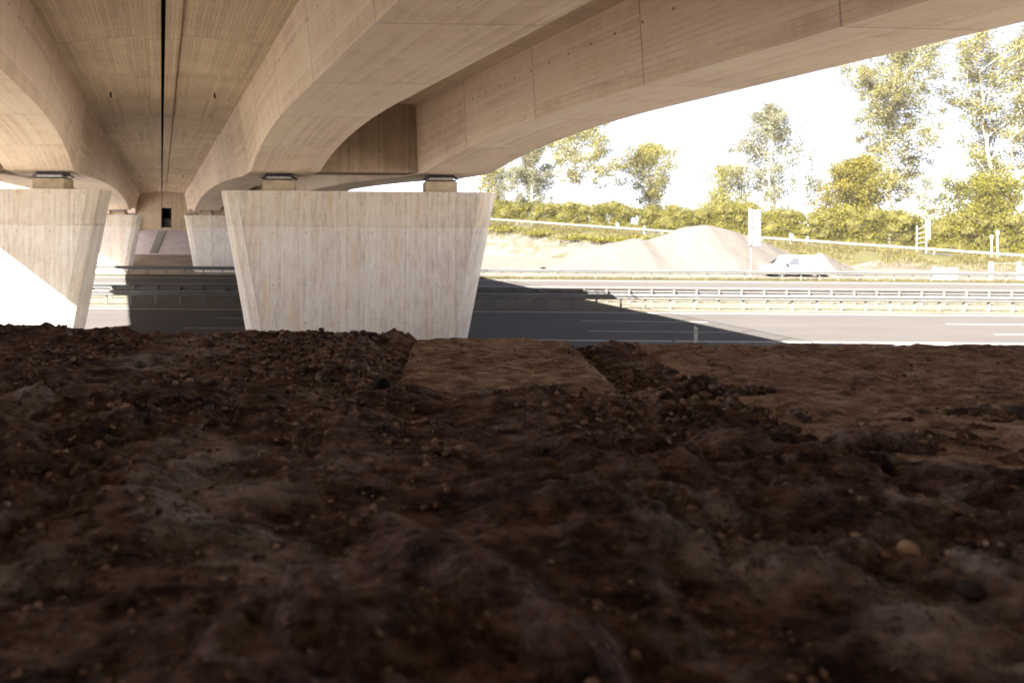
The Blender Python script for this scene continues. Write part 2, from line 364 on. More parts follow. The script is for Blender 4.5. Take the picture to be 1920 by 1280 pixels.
# far abutment slope paving, laid on the bank between the piers
def slope_sheet(name, x0, x1, y0, y1, mat, lift=.05, nx=10, ny=14):
    X, Y = np.meshgrid(np.linspace(x0, x1, nx), np.linspace(y0, y1, ny)); Z = terrain_z(X, Y)+lift
    return np_mesh(name, np.stack([X, Y, Z], -1).reshape(-1, 3), grid_faces(nx, ny), mat)
pv = slope_sheet('slope_paving', -36, -4, 70.6, 79.0, M['paving'], nx=40, ny=40); tag(pv, kind='structure')
st = MB()
p1 = at(304, 434, 78.3); p0 = at(289, 476, 71.2)
for k in range(17):
    f = k/16; c = p0.lerp(p1, f); zt = terrain_z(np.array([c.x]), np.array([c.y]))[0]
    st.box(c.x-.42, c.x+.42, c.y-.22, c.y+.22, zt-.2, zt+.14)
tag(st.build('concrete_steps', M['greypanel']), 'narrow flight of concrete steps climbing the paved slope to the far abutment door', 'steps')

# ------------------------------------------------------------------ the bridge: two parallel decks, each with two haunched girders
P1, P2, AB = 24.6, 64.6, 79.0
def zo(D): return -.0075*max(0.0, D-15)
def zb(D):
    if D < 15: z = 2.74
    elif D < 23.4: z = 2.74-.69*((D-15)/8.4)**2
    elif D < 25.6: z = 2.05
    elif D < 63.7: t = (D-25.6)/38.1; z = 2.05+.52*(1-(2*t-1)**2)
    elif D < 65.4: z = 2.05
    else: t = min(1, (D-65.4)/13.6); z = 2.05+.40*math.sin(math.pi*t)
    return z+zo(D)
def hz(D): return min(1, max(0, (2.74-(zb(D)-zo(D)))/.69))
stations = sorted(set([round(-2+.8*k, 3) for k in range(101)] + [23.4, 25.6, 63.7, 65.4, AB-.15]))
stations = [D for D in stations if D <= AB-.1]+[AB-.02]
ZT = 4.95                                                  # carriageway level
def edge_u(side, D):
    return 11.65+.145*max(0, D-18) if side > 0 else 12.4+.05*max(0, D-20)
def loft(name, rings, mats, parent, closed=False, mat_of=None, capends=True):
    """rings: per station (D, [(u,z)...]); boards run along the bridge"""
    m = MB(); n = len(rings[0][1])
    seg = n if closed else n-1
    per = [0]
    r0 = rings[0][1]
    for k in range(seg):
        a, b = r0[k], r0[(k+1) % n]; per.append(per[-1]+math.hypot(a[0]-b[0], a[1]-b[1]))
    vs = [(xj(D)+u, D, z) for D, ring in rings for u, z in ring]
    for mi_ in sorted(set(mat_of)) if mat_of else [0]:
        fs = []; uvs = []
        for i in range(len(rings)-1):
            for k in range(seg):
                if mat_of and mat_of[k] != mi_: continue
                k2 = (k+1) % n
                fs.append((i*n+k, i*n+k2, (i+1)*n+k2, (i+1)*n+k))
                D0, D1 = rings[i][0], rings[i+1][0]
                uvs.append(((D0, per[k]), (D0, per[k+1]), (D1, per[k+1]), (D1, per[k])))
        m.add(vs, fs, uvs, mi_)
    if closed and capends:
        e = (len(rings)-1)*n
        m.add([vs[k] for k in range(n)], [tuple(range(n))], [[(p[0], p[2]) for p in vs[:n]]], 0)
        m.add([vs[e+k] for k in range(n)], [tuple(range(n))[::-1]], [[(p[0], p[2]) for p in vs[e:e+n][::-1]]], 0)
    o = m.build(name, mats, parent)
    bm = bmesh.new(); bm.from_mesh(o.data); bmesh.ops.remove_doubles(bm, verts=bm.verts, dist=1e-4)
    bmesh.ops.recalc_face_normals(bm, faces=bm.faces); bm.to_mesh(o.data); bm.free()
    return o
def make_bridge(s, label):
    root = thing('road_bridge', label, 'bridge', (0, 0, 0), 'twin concrete bridges over the motorway')
    sh = 0 if s > 0 else -3.0                          # the left bridge's outer girder stands closer in
    def dz(D, *pts): return [(s*u, z+zo(D)) for u, z in pts]
    rings = []
    for D in stations:
        e = edge_u(s, D)
        rings.append((D, dz(D, (.05, ZT), (.05, 4.55), (.40, 4.55), (.405, 4.66), (2.62, 4.44), (5.35, 4.44), (7.1+sh*.5, 4.60), (8.85+sh, 4.44),
                            (11.5+sh, 4.40), (e-.4, 4.52), (e-.4, ZT))))
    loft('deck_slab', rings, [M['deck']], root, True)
    rings = [(D, dz(D, (edge_u(s, D)-.396, 4.42), (edge_u(s, D), 4.40), (edge_u(s, D), 5.12), (edge_u(s, D)-.396, 5.14))) for D in stations]
    loft('edge_beam', rings, [M['soffit']], root, True)
    for g_ in (0, 1):
        rings = []
        for D in stations:
            h = hz(D); b = zb(D)-zo(D); t = 4.48
            if g_ == 0: pts = ((2.63, t), (2.82+.23*h, b), (5.07+.35*h, b-.01), (5.32, t))
            else: pts = ((8.88+sh, t), (9.0+sh, b), (10.95+sh+.3*h, b-.03), (11.48+sh, t))
            rings.append((D, dz(D, *pts)))
        loft('girder', rings, [M['soffit'], M['web']], root, True, mat_of=[1, 0, 1, 0])
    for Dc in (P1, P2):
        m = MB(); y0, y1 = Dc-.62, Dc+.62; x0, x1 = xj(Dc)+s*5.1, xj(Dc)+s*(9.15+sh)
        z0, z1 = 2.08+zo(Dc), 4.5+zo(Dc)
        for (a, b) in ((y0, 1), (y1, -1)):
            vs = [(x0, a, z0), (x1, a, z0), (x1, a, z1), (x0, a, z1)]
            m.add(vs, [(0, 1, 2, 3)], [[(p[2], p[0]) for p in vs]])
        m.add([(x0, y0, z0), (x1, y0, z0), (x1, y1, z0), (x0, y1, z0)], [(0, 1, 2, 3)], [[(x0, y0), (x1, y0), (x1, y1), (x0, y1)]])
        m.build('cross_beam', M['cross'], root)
    # railing on the edge beam
    posts = MB(); n = 0
    for z_, r_ in ((6.12, .035), (5.78, .018), (5.45, .018)):
        MB().tube([(xj(D)+s*(edge_u(s, D)-.15), D, z_+zo(D)) for D in stations[::3]], r_, 6).build('railing_rail', M['steel'], root)
    for k in range(0, 41):
        D = -1+2*k
        if D > 78: break
        MB().tube([(xj(D)+s*(edge_u(s, D)-.15), D, 5.1+zo(D)), (xj(D)+s*(edge_u(s, D)-.15), D, 6.1+zo(D))], .028, 6).build('railing_post', M['steel'], root)
    for D in (22.6, 55.0):
        x = xj(D)+s*1.72; zz = 4.60+zo(D)
        d = MB().tube([(x, D, zz), (x, D, zz-.17), (x+.02, D-.02, zz-.24)], .032, 8).tube([(x, D, zz-.005), (x, D, zz-.03)], .06, 8)
        d.build('drain_spout', M['darksteel'], root)
    return root
br_r = make_bridge(1, 'right hand concrete bridge on twin haunched girders, its outer girder against the sky')
br_l = make_bridge(-1, 'left hand concrete bridge on twin haunched girders, cut by the photo edge')
m = MB()
for a, b in zip(stations[:-1], stations[1:]):
    m.add([(xj(a)-.06, a, 4.9+zo(a)), (xj(a)+.06, a, 4.9+zo(a)), (xj(b)+.06, b, 4.9+zo(b)), (xj(b)-.06, b, 4.9+zo(b))], [(0, 1, 2, 3)])
m.build('joint_seal', M['dark'], br_l)

# ------------------------------------------------------------------ piers
def pier_ring(ua, ub, D, half, z, ch):
    c = [(ua, -half+ch*.95), (ua+ch*.42, -half+ch*.25), (ua+ch, -half), (ub-ch, -half), (ub-ch*.42, -half+ch*.25), (ub, -half+ch*.95),
         (ub, half-ch*.95), (ub-ch*.42, half-ch*.25), (ub-ch, half), (ua+ch, half), (ua+ch*.42, half-ch*.25), (ua, half-ch*.95)]
    return [(x, D+y, z) for x, y in c]
_t = MB().tube([(0, -.003, 0), (0, .02, 0)], .020, 10).build('tie_plug', M['plug']); plug_mesh = _t.data; bpy.data.objects.remove(_t)
def make_pier(s, Dc, top, label):
    root = thing('bridge_pier', label, 'bridge pier', (0, 0, 0), 'flared concrete piers under the bridges')
    half = .62; X0 = xj(Dc-.6); sh = 0 if s > 0 else -3.0
    def uab(z):
        f = (top-z)/4.95*.92
        a, b = 1.98+f, 11.86+sh-f
        return (a, b) if s > 0 else (-b, -a)
    gz = .10 if Dc < 40 else .30
    m = MB(); lv = [(top, 0), (gz+.03, 0), (gz+.012, .018), (gz-.012, .018), (gz-.03, 0), (-1.6, 0), (-3.2, 0), (-4.6, 0)]
    rings = []
    for z, ins in lv:
        a, b = uab(z); rings.append(pier_ring(X0+a+ins, X0+b-ins, Dc, half-ins, z, .62))
    n = 12
    for i in range(len(rings)-1):
        per = 0
        for k in range(n):
            k2 = (k+1) % n; A, B, E, F_ = rings[i][k], rings[i][k2], rings[i+1][k2], rings[i+1][k]
            if k in (2, 8): ts = (A[0], B[0], E[0], F_[0])
            else: ts = (per, per+math.dist(A, B), per+math.dist(A, B), per)
            m.add([A, B, E, F_], [(0, 3, 2, 1)], [[(A[2], ts[0]), (F_[2], ts[3]), (E[2], ts[2]), (B[2], ts[1])]])
            per += math.dist(A, B)
    m.add(rings[0], [tuple(range(n))], [[(p[0], p[1]) for p in rings[0]]])
    o = m.build('pier_wall', M['pier'], root)
    bm = bmesh.new(); bm.from_mesh(o.data); bmesh.ops.remove_doubles(bm, verts=bm.verts, dist=1e-4)
    bmesh.ops.recalc_face_normals(bm, faces=bm.faces); bm.to_mesh(o.data); bm.free()
    # casting joint and tie holes as real dimples: small dark plugs set in the face
    if Dc < 40:
        for zr in (1.22, -.13, -1.98, -3.28):
            a, b = uab(zr)
            for k in range(9):
                u = s*(2.75+1.165*k)
                if not (a+.65 < u < b-.65): continue
                o = bpy.data.objects.new('tie_plug', plug_mesh); o.location = (X0+u, Dc-half, zr); link(o, root)
    bot = zb(Dc)
    for u in (4.07, 9.85+sh):
        x = X0+s*u
        b_ = bpy.data.objects.new('bearing', None); b_.location = (x, Dc, top); link(b_, root)
        ph = (bot-top)*.60
        pm = MB(); vs = []
        pm.box(-.56, .56, -.45, .45, 0, ph)
        q = pm.build('plinth', M['abut'], b_, bevel=.02)
        MB().box(-.50, .50, -.40, .40, ph+.002, ph+.05).build('base_plate', M['darksteel'], b_)
        MB().box(-.42, .42, -.34, .34, ph+.05, ph+.13).build('slide_plate', M['lightsteel'], b_)
        MB().box(-.54, .54, -.44, .44, ph+.13, ph+.17).box(-.47, .47, -.38, .38, ph+.17, bot-top+.01).build('top_plate', M['darksteel'], b_)
        for sx in (-1, 1):
            for yy in (-.3, .3): MB().tube([(sx*.50, yy, ph+.09), (sx*.64, yy, ph+.09)], .022, 8).build('side_bolt', M['darksteel'], b_)
    return root
make_pier(1, P1, 1.34, 'near right flared concrete pier standing whole in shade before the road')
make_pier(-1, P1, 1.34, 'near left flared concrete pier with a sunlit lower corner')
make_pier(1, P2, 1.22, 'far right flared pier beyond the motorway, half hidden by the near one')
make_pier(-1, P2, 1.22, 'far left flared pier beyond the motorway, its foot in sunshine')

# abutments
ab = thing('bridge_abutment', 'tan concrete abutment wall with a dark doorway at the far end of the bridge', 'abutment', (0, 0, 0))
m = MB(); zt = 4.44+zo(AB); X0 = xj(AB)
dl, dr = at(303, 400, AB).x, at(321.5, 400, AB).x; dt, db = at(312, 390, AB).z, at(312, 426.5, AB).z
def wallquad(m, x0, x1, z0, z1, y=AB):
    vs = [(x0, y, z0), (x1, y, z0), (x1, y, z1), (x0, y, z1)]; m.add(vs, [(0, 1, 2, 3)], [[(p[2], p[0]) for p in vs]])
wallquad(m, X0-14, dl, -1.6, dt); wallquad(m, dr, X0+14, -1.6, dt); wallquad(m, dl, dr, -1.6, db)
for a, b, za, zc in ((X0-14, X0-2.62, zt-.2, zt-.2), (X0-2.64, X0, zt+.25, zt+.45), (X0, X0+2.64, zt+.45, zt+.25), (X0+2.62, X0+14, zt-.2, zt-.2)):
    vs = [(a, AB, dt), (b, AB, dt), (b, AB, zc), (a, AB, za)]
    m.add(vs, [(0, 1, 2, 3)], [[(p[2], p[0]) for p in vs]])
m.add([(X0-14, AB+2.5, 4.2), (X0+14, AB+2.5, 4.2), (X0+14, AB+2.5, -1.6), (X0-14, AB+2.5, -1.6)], [(0, 1, 2, 3)])
for sx in (-14, 14): m.add([(X0+sx, AB, -1.6), (X0+sx, AB+2.5, -1.6), (X0+sx, AB+2.5, 4.2), (X0+sx, AB, 4.2)], [(0, 1, 2, 3)])
m.build('wall', M['abut'], ab)
MB().box(X0-.03, X0+.03, AB-.012, AB, -.5, zt+.1).build('wall_joint', M['dark'], ab)
dm = MB()
dm.add([(dl, AB, db), (dl, AB+1.2, db), (dl, AB+1.2, dt), (dl, AB, dt)], [(0, 1, 2, 3)])
dm.add([(dr, AB, db), (dr, AB+1.2, db), (dr, AB+1.2, dt), (dr, AB, dt)], [(0, 1, 2, 3)])
dm.add([(dl, AB, db), (dr, AB, db), (dr, AB+1.2, db), (dl, AB+1.2, db)], [(0, 1, 2, 3)])
dm.add([(dl, AB, dt), (dr, AB, dt), (dr, AB+1.2, dt), (dl, AB+1.2, dt)], [(0, 1, 2, 3)])
dm.add([(dl, AB+1.2, db), (dr, AB+1.2, db), (dr, AB+1.2, dt), (dl, AB+1.2, dt)], [(0, 1, 2, 3)])
dm.build('doorway', M['dark'], ab)
m = MB()                                                    # bench wall the girder ends rest on
for s in (-1, 1):
    a, b = sorted((X0+s*2.64, X0+s*13))
    MB().box(a, b, AB-.9, AB-.004, -1.5, 1.02).build('bearing_bench', M['abut'], ab)
m = MB()
for s in (-1, 1):
    for u in (4.1, 9.9 if s > 0 else 6.9): MB().box(X0+s*u-.3, X0+s*u+.3, AB-.75, AB-.2, 1.022, zb(AB-.2)-.002).build('plinth', M['abut'], ab)
m = MB()
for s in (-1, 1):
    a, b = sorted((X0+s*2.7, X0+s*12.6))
    MB().add([(a, AB-.012, 1.02), (b, AB-.012, 1.02), (b, AB-.012, zb(AB)), (a, AB-.012, zb(AB))], [(0, 1, 2, 3)]).build('shade_sheet', M['dark'], ab)  # flat dark sheet painting the shade behind the girder ends
nb = MB(); nb.box(-14, 14, -3.2, -2.1, -1.5, 4.9)
# near abutment stands behind the camera (closes the bridge there)
na = nb.build('bridge_abutment', M['abut']); tag(na, 'near concrete abutment wall behind the earth bank', 'abutment')

# ------------------------------------------------------------------ guardrails
PROF = [(0, .31), (.02, .29), (.075, .26), (.075, .20), (.012, .17), (.012, .14), (.075, .11), (.075, .05), (.02, .02), (0, 0)]
def rail_sweep(path, h_top, face, name, mat, parent):
    """W-beam along a path of (x,y,z ground); face = -1 turned to the camera"""
    m = MB(); vs = []; n = len(PROF)
    for i, p in enumerate(path):
        d = Vector(path[min(i+1, len(path)-1)])-Vector(path[max(i-1, 0)]); nn = Vector((d.y, -d.x, 0)).normalized()
        for o_, z_ in PROF: vs.append(Vector(p)+nn*(o_*-face)+Vector((0, 0, h_top-.31+z_)))
    fs = [(i*n+k, i*n+k+1, (i+1)*n+k+1, (i+1)*n+k) for i in range(len(path)-1) for k in range(n-1)]
    m.add(vs, fs); o = m.build(name, mat, parent)
    sol = o.modifiers.new('thickness', 'SOLIDIFY'); sol.thickness = .008
    return o
POST = MB().box(-.03, .03, -.05, .05, -.3, .70).box(-.045, -.03, -.05, .05, -.3, .70)
_pm = POST.build('post', M['steel']); post_mesh = _pm.data; bpy.data.objects.remove(_pm)
SPC = MB().box(-.10, .10, -.07, .07, .50, .62)
def guardrail(label, path, spacing, face=-1, h=.76, start=0, back=True, group=None):
    root = thing('guardrail', label, 'guardrail', (0, 0, 0), group)
    rail_sweep(path, h, face, 'rail', M['steel'], root)
    # posts along the path
    L = 0; nxt = start; k = 0
    for a, b in zip(path[:-1], path[1:]):
        a = Vector(a); b = Vector(b); l = (b-a).length
        while nxt <= L+l and k < 100:
            p = a.lerp(b, (nxt-L)/l); d = (b-a).normalized(); nn = Vector((d.y, -d.x, 0))
            o = bpy.data.objects.new('post', post_mesh); o.location = p-nn*face*-.06
            o.rotation_euler = (0, 0, math.atan2(d.y, d.x)); o.scale = (1, 1, (h+.04)/.74)
            link(o, root); nxt += spacing; k += 1
        L += l
    return root
GR = 'steel guardrails along the motorway'
straight = lambda x0, x1, y, z=-4.18: [(x, y, z) for x in np.linspace(x0, x1, 12)]
guardrail('nearer of the two median guardrails, steel beam on posts set close together', straight(-30, 62, 37.0), 1.33, h=.80, group=GR)
guardrail('farther of the two median guardrails, just behind the nearer one', straight(-30, 66, 40.4), 1.33, face=1, h=.78, start=.5, group=GR)
guardrail('guardrail along the far verge in front of the gravel heap', straight(-34, 82, 61.0), 1.67, h=.78, group=GR)
guardrail('low guardrail top just showing above the earth bank by the near verge', straight(8.6, 40, 21.3, -4.16), 1.0, h=.72, group=GR)
rp = []
for t in np.linspace(-26, RL+26, 40):
    p = RA+RD*t+RN*2.3; rp.append((p[0], p[1], float(ramp_z(t))))
guardrail('pale guardrail of the sloping ramp below the hedge', rp, 2.67, h=.75, group=GR)
rs = []
for t in np.linspace(-70, RL+60, 50):
    for q in (2.0, -6.0): rs.append((*(RA+RD*t+RN*q), float(ramp_z(t))+.012))
nr = len(rs)//2
o = np_mesh('ramp_road', np.array(rs), np.array([(2*i, 2*i+2, 2*i+3, 2*i+1) for i in range(nr-1)]), M['asphalt']); tag(o, kind='structure')

# ------------------------------------------------------------------ delineator posts, signs, van, block, fence
def delineator(loc, label, h=1.0, wdt=.12):
    r = thing('delineator_post', label, 'delineator', loc, 'white roadside delineator posts')
    m = MB(); a = wdt/2
    m.add([(-a, -a*.8, 0), (a, -a*.8, 0), (a*.4, a, 0), (-a*.4, a, 0), (-a, -a*.8, h*.93), (a, -a*.8, h*.93), (a*.4, a, h), (-a*.4, a, h)],
          [(0, 1, 5, 4), (1, 2, 6, 5), (2, 3, 7, 6), (3, 0, 4, 7), (4, 5, 6, 7)])
    m.build('post_body', M['white'], r, bevel=.008)
    MB().box(-a*.55, a*.55, -a*.8-.012, -a*.8-.002, h*.72, h*.86).build('reflector', M['greypanel'], r)
    return r
p = at(1304, 616, 24.2); delineator((p.x, p.y, -4.15), 'white delineator post by the near carriageway in the bridge shadow', .82, .12)
for px, lab in ((1157, 'white delineator post on the ramp, farthest of the four in a row'), (1208, 'white delineator post on the ramp just left of the gravel heap top'),
                (1483, 'white delineator post on the ramp, wider one right of the tall sign'), (1514, 'slim white delineator post on the ramp right of the wider post')):
    dx = (px-640)/1280                                   # where that sight line meets the line just behind the ramp rail
    # solve RA+RD*t+RN*2.0 = (dx*D, D)
    A = np.array([[RD[0], -dx], [RD[1], -1.0]]); b_ = -(RA+RN*1.8); t, D = np.linalg.solve(A, b_)
    delineator((dx*D, D, float(ramp_z(t))), lab, 1.45 if px in (1157, 1483) else 1.2, .42 if px in (1157, 1483) else .25)
# tall sign seen nearly edge-on from behind
p = at(1408, 512, 64.5)
sg = thing('road_sign', 'tall pale sign panel on a steel post in front of the gravel heap', 'road sign', (p.x, p.y, -4.2), None, R(-60))
MB().tube([(0, 0, 0), (0, 0, 3.2)], .075, 8).build('post', M['steel'], sg)
MB().box(.13, .80, .09, .13, 3.0, 6.35).build('sign_panel', M['greypanel'], sg)
MB().box(-.09, .09, -.30, .085, 3.0, 6.45).build('upright', M['greypanel'], sg)
for k in range(5): MB().box(-.1, .8, .02, .088, 3.2+.72*k, 3.31+.72*k).build('bracket', M['darksteel'], sg)
p = at(1726, 458, 88.5); zs = float(ramp_z(((np.array((p.x, p.y))-RA)@RD)))
sg = thing('road_sign', 'smaller sign on two braced posts before the hedge gap', 'road sign', (p.x, p.y, zs-.1), None, R(-62))
for x in (-.4, .6): MB().tube([(x, 0, 0), (x, 0, 3.6 if x < 0 else 4.5)], .07, 8).build('post', M['greypanel'], sg)
MB().box(.68, .98, .07, .11, 1.9, 4.4).build('sign_panel', M['greypanel'], sg)
for k in range(4):
    MB().tube([(-.4, 0, 1.3+.6*k), (.6, 0, 1.5+.7*k)], .03, 6).build('brace', M['greypanel'], sg)
for px, py0, py1, lab in ((1859, 441, 474, 'shorter of two slim white lamp poles on the ramp right side'), (1870, 432, 492, 'taller of two slim white lamp poles on the ramp right side')):
    p0, p1 = at(px, py1, 83.5), at(px+1, py0, 83.5); gz_ = float(terrain_z(np.array([p0.x]), np.array([p0.y]))[0])
    r = thing('lamp_pole', lab, 'pole', (p0.x, p0.y, gz_), 'slim poles on the ramp')
    MB().tube([(0, 0, -.1), (0, 0, p1.z-gz_-.4)], .065, 8).build('pole', M['white'], r)
    MB().tube([(0, 0, p1.z-gz_-.4), (0, 0, p1.z-gz_)], [.16, .12], 8).build('pole_head', M['white'], r)
# white van, nose to the left, behind the far guardrail
p = at(1447, 515, 64.3)
van = thing('parked_van', 'white van parked nose left behind the far guardrail at the foot of the heap', 'van', (p.x, p.y, -4.15))
prof = [(0, .35), (.02, .85), (.12, 1.02), (.95, 1.2), (1.75, 1.88), (2.05, 1.98), (4.7, 2.0), (4.85, 1.85), (4.92, 1.0), (4.9, .35)]
m = MB(); n = len(prof)
ins = lambda z: .0 if z < 1.05 else .12*(z-1.05)
vs = [(x, y0+ (ins(z) if y0 == 0 else -ins(z)), z) for y0 in (0, 1.9) for x, z in prof]
m.add(vs, [tuple(range(n)), tuple(range(2*n-1, n-1, -1))]+[(k, k+n, (k+1) % n+n, (k+1) % n) for k in range(n)])
m.build('body', M['white'], van, bevel=.05)
sl = lambda z: ins(z)-.012
wm = MB(); wv = [(1.50, 1.14), (2.02, 1.80), (2.62, 1.84), (2.62, 1.14)]
wm.add([(x, sl(z), z) for x, z in wv], [(0, 1, 2, 3)]); wm.build('side_window', M['glass'], van)
wm = MB(); wm.add([(1.02, .16, 1.262), (1.70, .24, 1.845), (1.70, 1.66, 1.845), (1.02, 1.74, 1.262)], [(0, 1, 2, 3)])
for i in range(4): wm.v[i] = (wm.v[i][0]-.015, wm.v[i][1], wm.v[i][2]+.015)
wm.build('windscreen', M['glass'], van)
for x in (.95, 4.0):
    for y in (-.02, 1.72):
        wh = bpy.data.objects.new('wheel', None); wh.location = (x, y+.1, .33); link(wh, van)
        MB().tube([(0, -.11, 0), (0, .11, 0)], .33, 18).build('tyre', M['tyre'], wh)
        MB().tube([(0, -.125, 0), (0, .125, 0)], .2, 14).build('rim', M['steel'], wh)
MB().box(1.25, 1.42, -.2, -.02, 1.1, 1.32).build('wing_mirror', M['black'], van)
MB().box(-.03, .05, .1, .45, .72, .88).build('headlight', M['greypanel'], van)
MB().box(-.03, .05, 1.45, 1.8, .72, .88).build('headlight', M['greypanel'], van)
# concrete block and wire fence at the right
p = at(1758, 517, 63.3); q = at(1797, 503, 63.3)
bl = MB().box(p.x, q.x, 63.3, 63.9, -4.2, q.z).build('concrete_block', M['white'], bevel=.03); tag(bl, 'pale rectangular concrete block behind the far guardrail', 'concrete block')
fn = thing('wire_fence', 'wire mesh fence panel on pale posts at the right edge', 'fence', (0, 0, 0))
for px in (1859, 1912, 1966):
    a = at(px, 491, 63.6); MB().box(a.x-.1, a.x+.1, 63.55, 63.75, -4.25, a.z).build('post', M['white'], fn)
a, b = at(1859, 491, 63.6), at(1966, 492, 63.6); m = MB()
m.box(a.x+.102, b.x-.102, 63.62, 63.66, a.z-.14, a.z-.06)
for k in range(int((b.x-a.x)/.16)):
    x = a.x+.1+.16*k; m.box(x-.008, x+.008, 63.635, 63.645, -4.2, a.z-.14)
for k in range(10): m.box(a.x+.102, b.x-.102, 63.646, 63.654, -4.1+.15*k, -4.09+.15*k)
m.build('mesh_panel', M['steel'], fn)
cb = at(1915, 505, 63.0); r = thing('roadside_cabinet', 'white roadside cabinet with a small arm at the right photo edge', 'cabinet', (cb.x+.35, 62.9, -4.2))
MB().box(-.35, .5, -.2, .2, 0, 1.25).build('cabinet_box', M['white'], r, bevel=.03)
MB().box(-.75, -.352, -.06, .06, .85, .98).build('arm', M['white'], r, bevel=.02)

# ------------------------------------------------------------------ gravel heaps
def heap(name, label, outline, D, depth, base=-4.25, seed=0):
    ox = np.array([at(a, b, D).x for a, b in outline]); oz = np.array([at(a, b, D).z for a, b in outline])
    x = np.linspace(ox[0], ox[-1], 150); y = np.linspace(-depth, depth, 70); X, Y = np.meshgrid(x, y)
    H = np.interp(X, ox, oz)-base; R_ = np.abs(Y)/(depth*np.sqrt(np.clip(H/H.max(), .02, 1)))
    prof_ = np.clip(1-R_, 0, 1); prof_ = np.where(R_ < .15, 1-R_*R_/.3-.075+.075, prof_*1.0)
    Z = H*np.clip(np.minimum(1-R_*R_*1.2, 1.12*(1-R_)), 0, 1)
    Z = Z+fbm(X*.7+seed, Y*.7, 4)*.16*sstep(0, .5, Z)
    o = np_mesh(name, np.stack([X, Y+D, Z+base-.05*(Z < .05)], -1).reshape(-1, 3), grid_faces(150, 70), M['heap'], smooth=True)
    return tag(o, label, 'gravel heap', 'pale gravel heaps behind the guardrail')
heap('gravel_heap', 'large pale gravel heap behind the far guardrail', [(1020, 500), (1090, 474), (1140, 457), (1180, 450), (1192, 447), (1215, 450), (1250, 441), (1275, 430), (1295, 424), (1318, 421.5),
     (1340, 426), (1365, 432), (1395, 443), (1425, 453), (1470, 472), (1520, 490), (1570, 505)], 74, 8)
heap('gravel_heap', 'small pale gravel heap right of the white van', [(1480, 505), (1505, 492), (1522, 482), (1537, 475), (1550, 481), (1572, 492), (1600, 506)], 69, 3.2, seed=5)

# ------------------------------------------------------------------ vegetation
def leaf_quads(P, size, elong=1.0, flat=0.0):
    n = len(P); a = rng.normal(size=(n, 3)); a[:, 2] *= (1-flat); a /= np.linalg.norm(a, axis=1)[:, None]
    b = np.cross(a, rng.normal(size=(n, 3))); b /= np.linalg.norm(b, axis=1)[:, None]
    s = (size*(.55+.9*rng.random(n)))[:, None]
    V = np.stack([P-a*s*elong, P+b*s*.55, P+a*s*elong, P-b*s*.55], 1).reshape(-1, 3)
    return V, np.arange(4*n).reshape(-1, 4)
def tree(name, label, loc, h, cr, leafmat, bark, n_leaf=6000, leaf_s=.2, t0=.25, up=.9, shape='oval', tr=.3, droop=0, stems=1, clump=.55, limbs=26, cat='tree', group='trees behind the hedge', lean=0.0):
    root = thing(name, label, cat, loc, group)
    tm = MB(); pts = []; wts = []
    def prof(f):
        if shape == 'oval': return math.sin(math.pi*min(1, max(.06, f))**.8)**.75
        if shape == 'cone': return max(.10, (1-f)**.75)*min(1, .45+f*3)
        if shape == 'vase': return max(.15, math.sin(math.pi*(.12+.80*f))**.8)
        return max(.2, math.sqrt(max(0, 1-(f*1.0)**2.6)))
    for sidx in range(stems):
        az = 6.28*sidx/stems+random.random(); tilt = 0 if stems == 1 else .13
        wander = [Vector((math.cos(az)*tilt*h*f+lean*h*f+random.gauss(0, .012)*h*f, math.sin(az)*tilt*h*f+random.gauss(0, .012)*h*f, h*f*.97)) for f in np.linspace(0, 1, 9)]
        wander[0].z = -.3
        rr = [tr/math.sqrt(stems)*max(.05, (1-f)**.9) for f in np.linspace(0, 1, 9)]
        tm.tube(wander, rr, 8)
        for k in range(limbs//stems):
            f = t0+(1-t0)*((k+random.random())/(limbs//stems)); i = min(7, int(f*8)); c = wander[i].lerp(wander[i+1], f*8-i)
            az2 = 2.4*k+random.random()*.9; fr = (f-t0)/(1-t0); L = cr*prof(fr)*(.7+.5*random.random())
            upk = up*(.6+.7*fr); d = Vector((math.cos(az2), math.sin(az2), upk)).normalized()
            br = [c]; q = c.copy(); dd = d.copy(); ns = 6; Ls = L*math.sqrt(1+min(upk, 1.4)**2)
            for j in range(ns):
                dd = (dd+Vector((random.gauss(0, .13), random.gauss(0, .13), random.gauss(.03, .1)-droop*.16*j))).normalized()
                q = q+dd*Ls/ns; br.append(q.copy())
            r0 = max(.02, tr*.30*(1-f*.75)); tm.tube(br, [r0*(1-.85*j/ns) for j in range(ns+1)], 5, False)
            for j in range(2, ns+1):
                pts.append(br[j]); wts.append((.5+j/ns)*(.35+L/cr))
                for e in range(2):
                    dv = Vector((random.gauss(0, 1), random.gauss(0, 1), random.gauss(.15-droop*.7, .7))).normalized()*L*(.18+.26*random.random())
                    e1 = br[j]+dv; tm.tube([br[j], br[j]+dv*.5+Vector((0, 0, .05)), e1], [r0*.22, r0*.14, .008], 3, False)
                    pts.append(e1); wts.append(1.1*(.35+L/cr)); pts.append(br[j]+dv*.55); wts.append(.6*(.35+L/cr))
    tm.build('trunk', bark, root, smooth=True)
    A = np.array([tuple(p) for p in pts]); W = np.array(wts)*(.35+rng.random(len(pts))**2*1.1); W /= W.sum()
    ii = rng.choice(len(A), n_leaf, p=W); sg_ = clump*(.6+.8*rng.random(len(A)))[ii][:, None]
    P = A[ii]+rng.normal(size=(n_leaf, 3))*sg_*np.array((1, 1, .75))
    if droop: P[:, 2] -= np.abs(rng.normal(size=n_leaf))*droop*1.3
    Vq, Fq = leaf_quads(P, leaf_s, 1.0 if not droop else 1.3)
    np_mesh('crown', Vq, Fq, leafmat, root)
    return root
def base(px, D, z=None):
    x = (px-640)/1280*D
    return (x, D, float(terrain_z(np.array([x]), np.array([float(D)]))[0]) if z is None else z)
def height_to(px, py, D, b): return at(px, py, D).z-b[2]
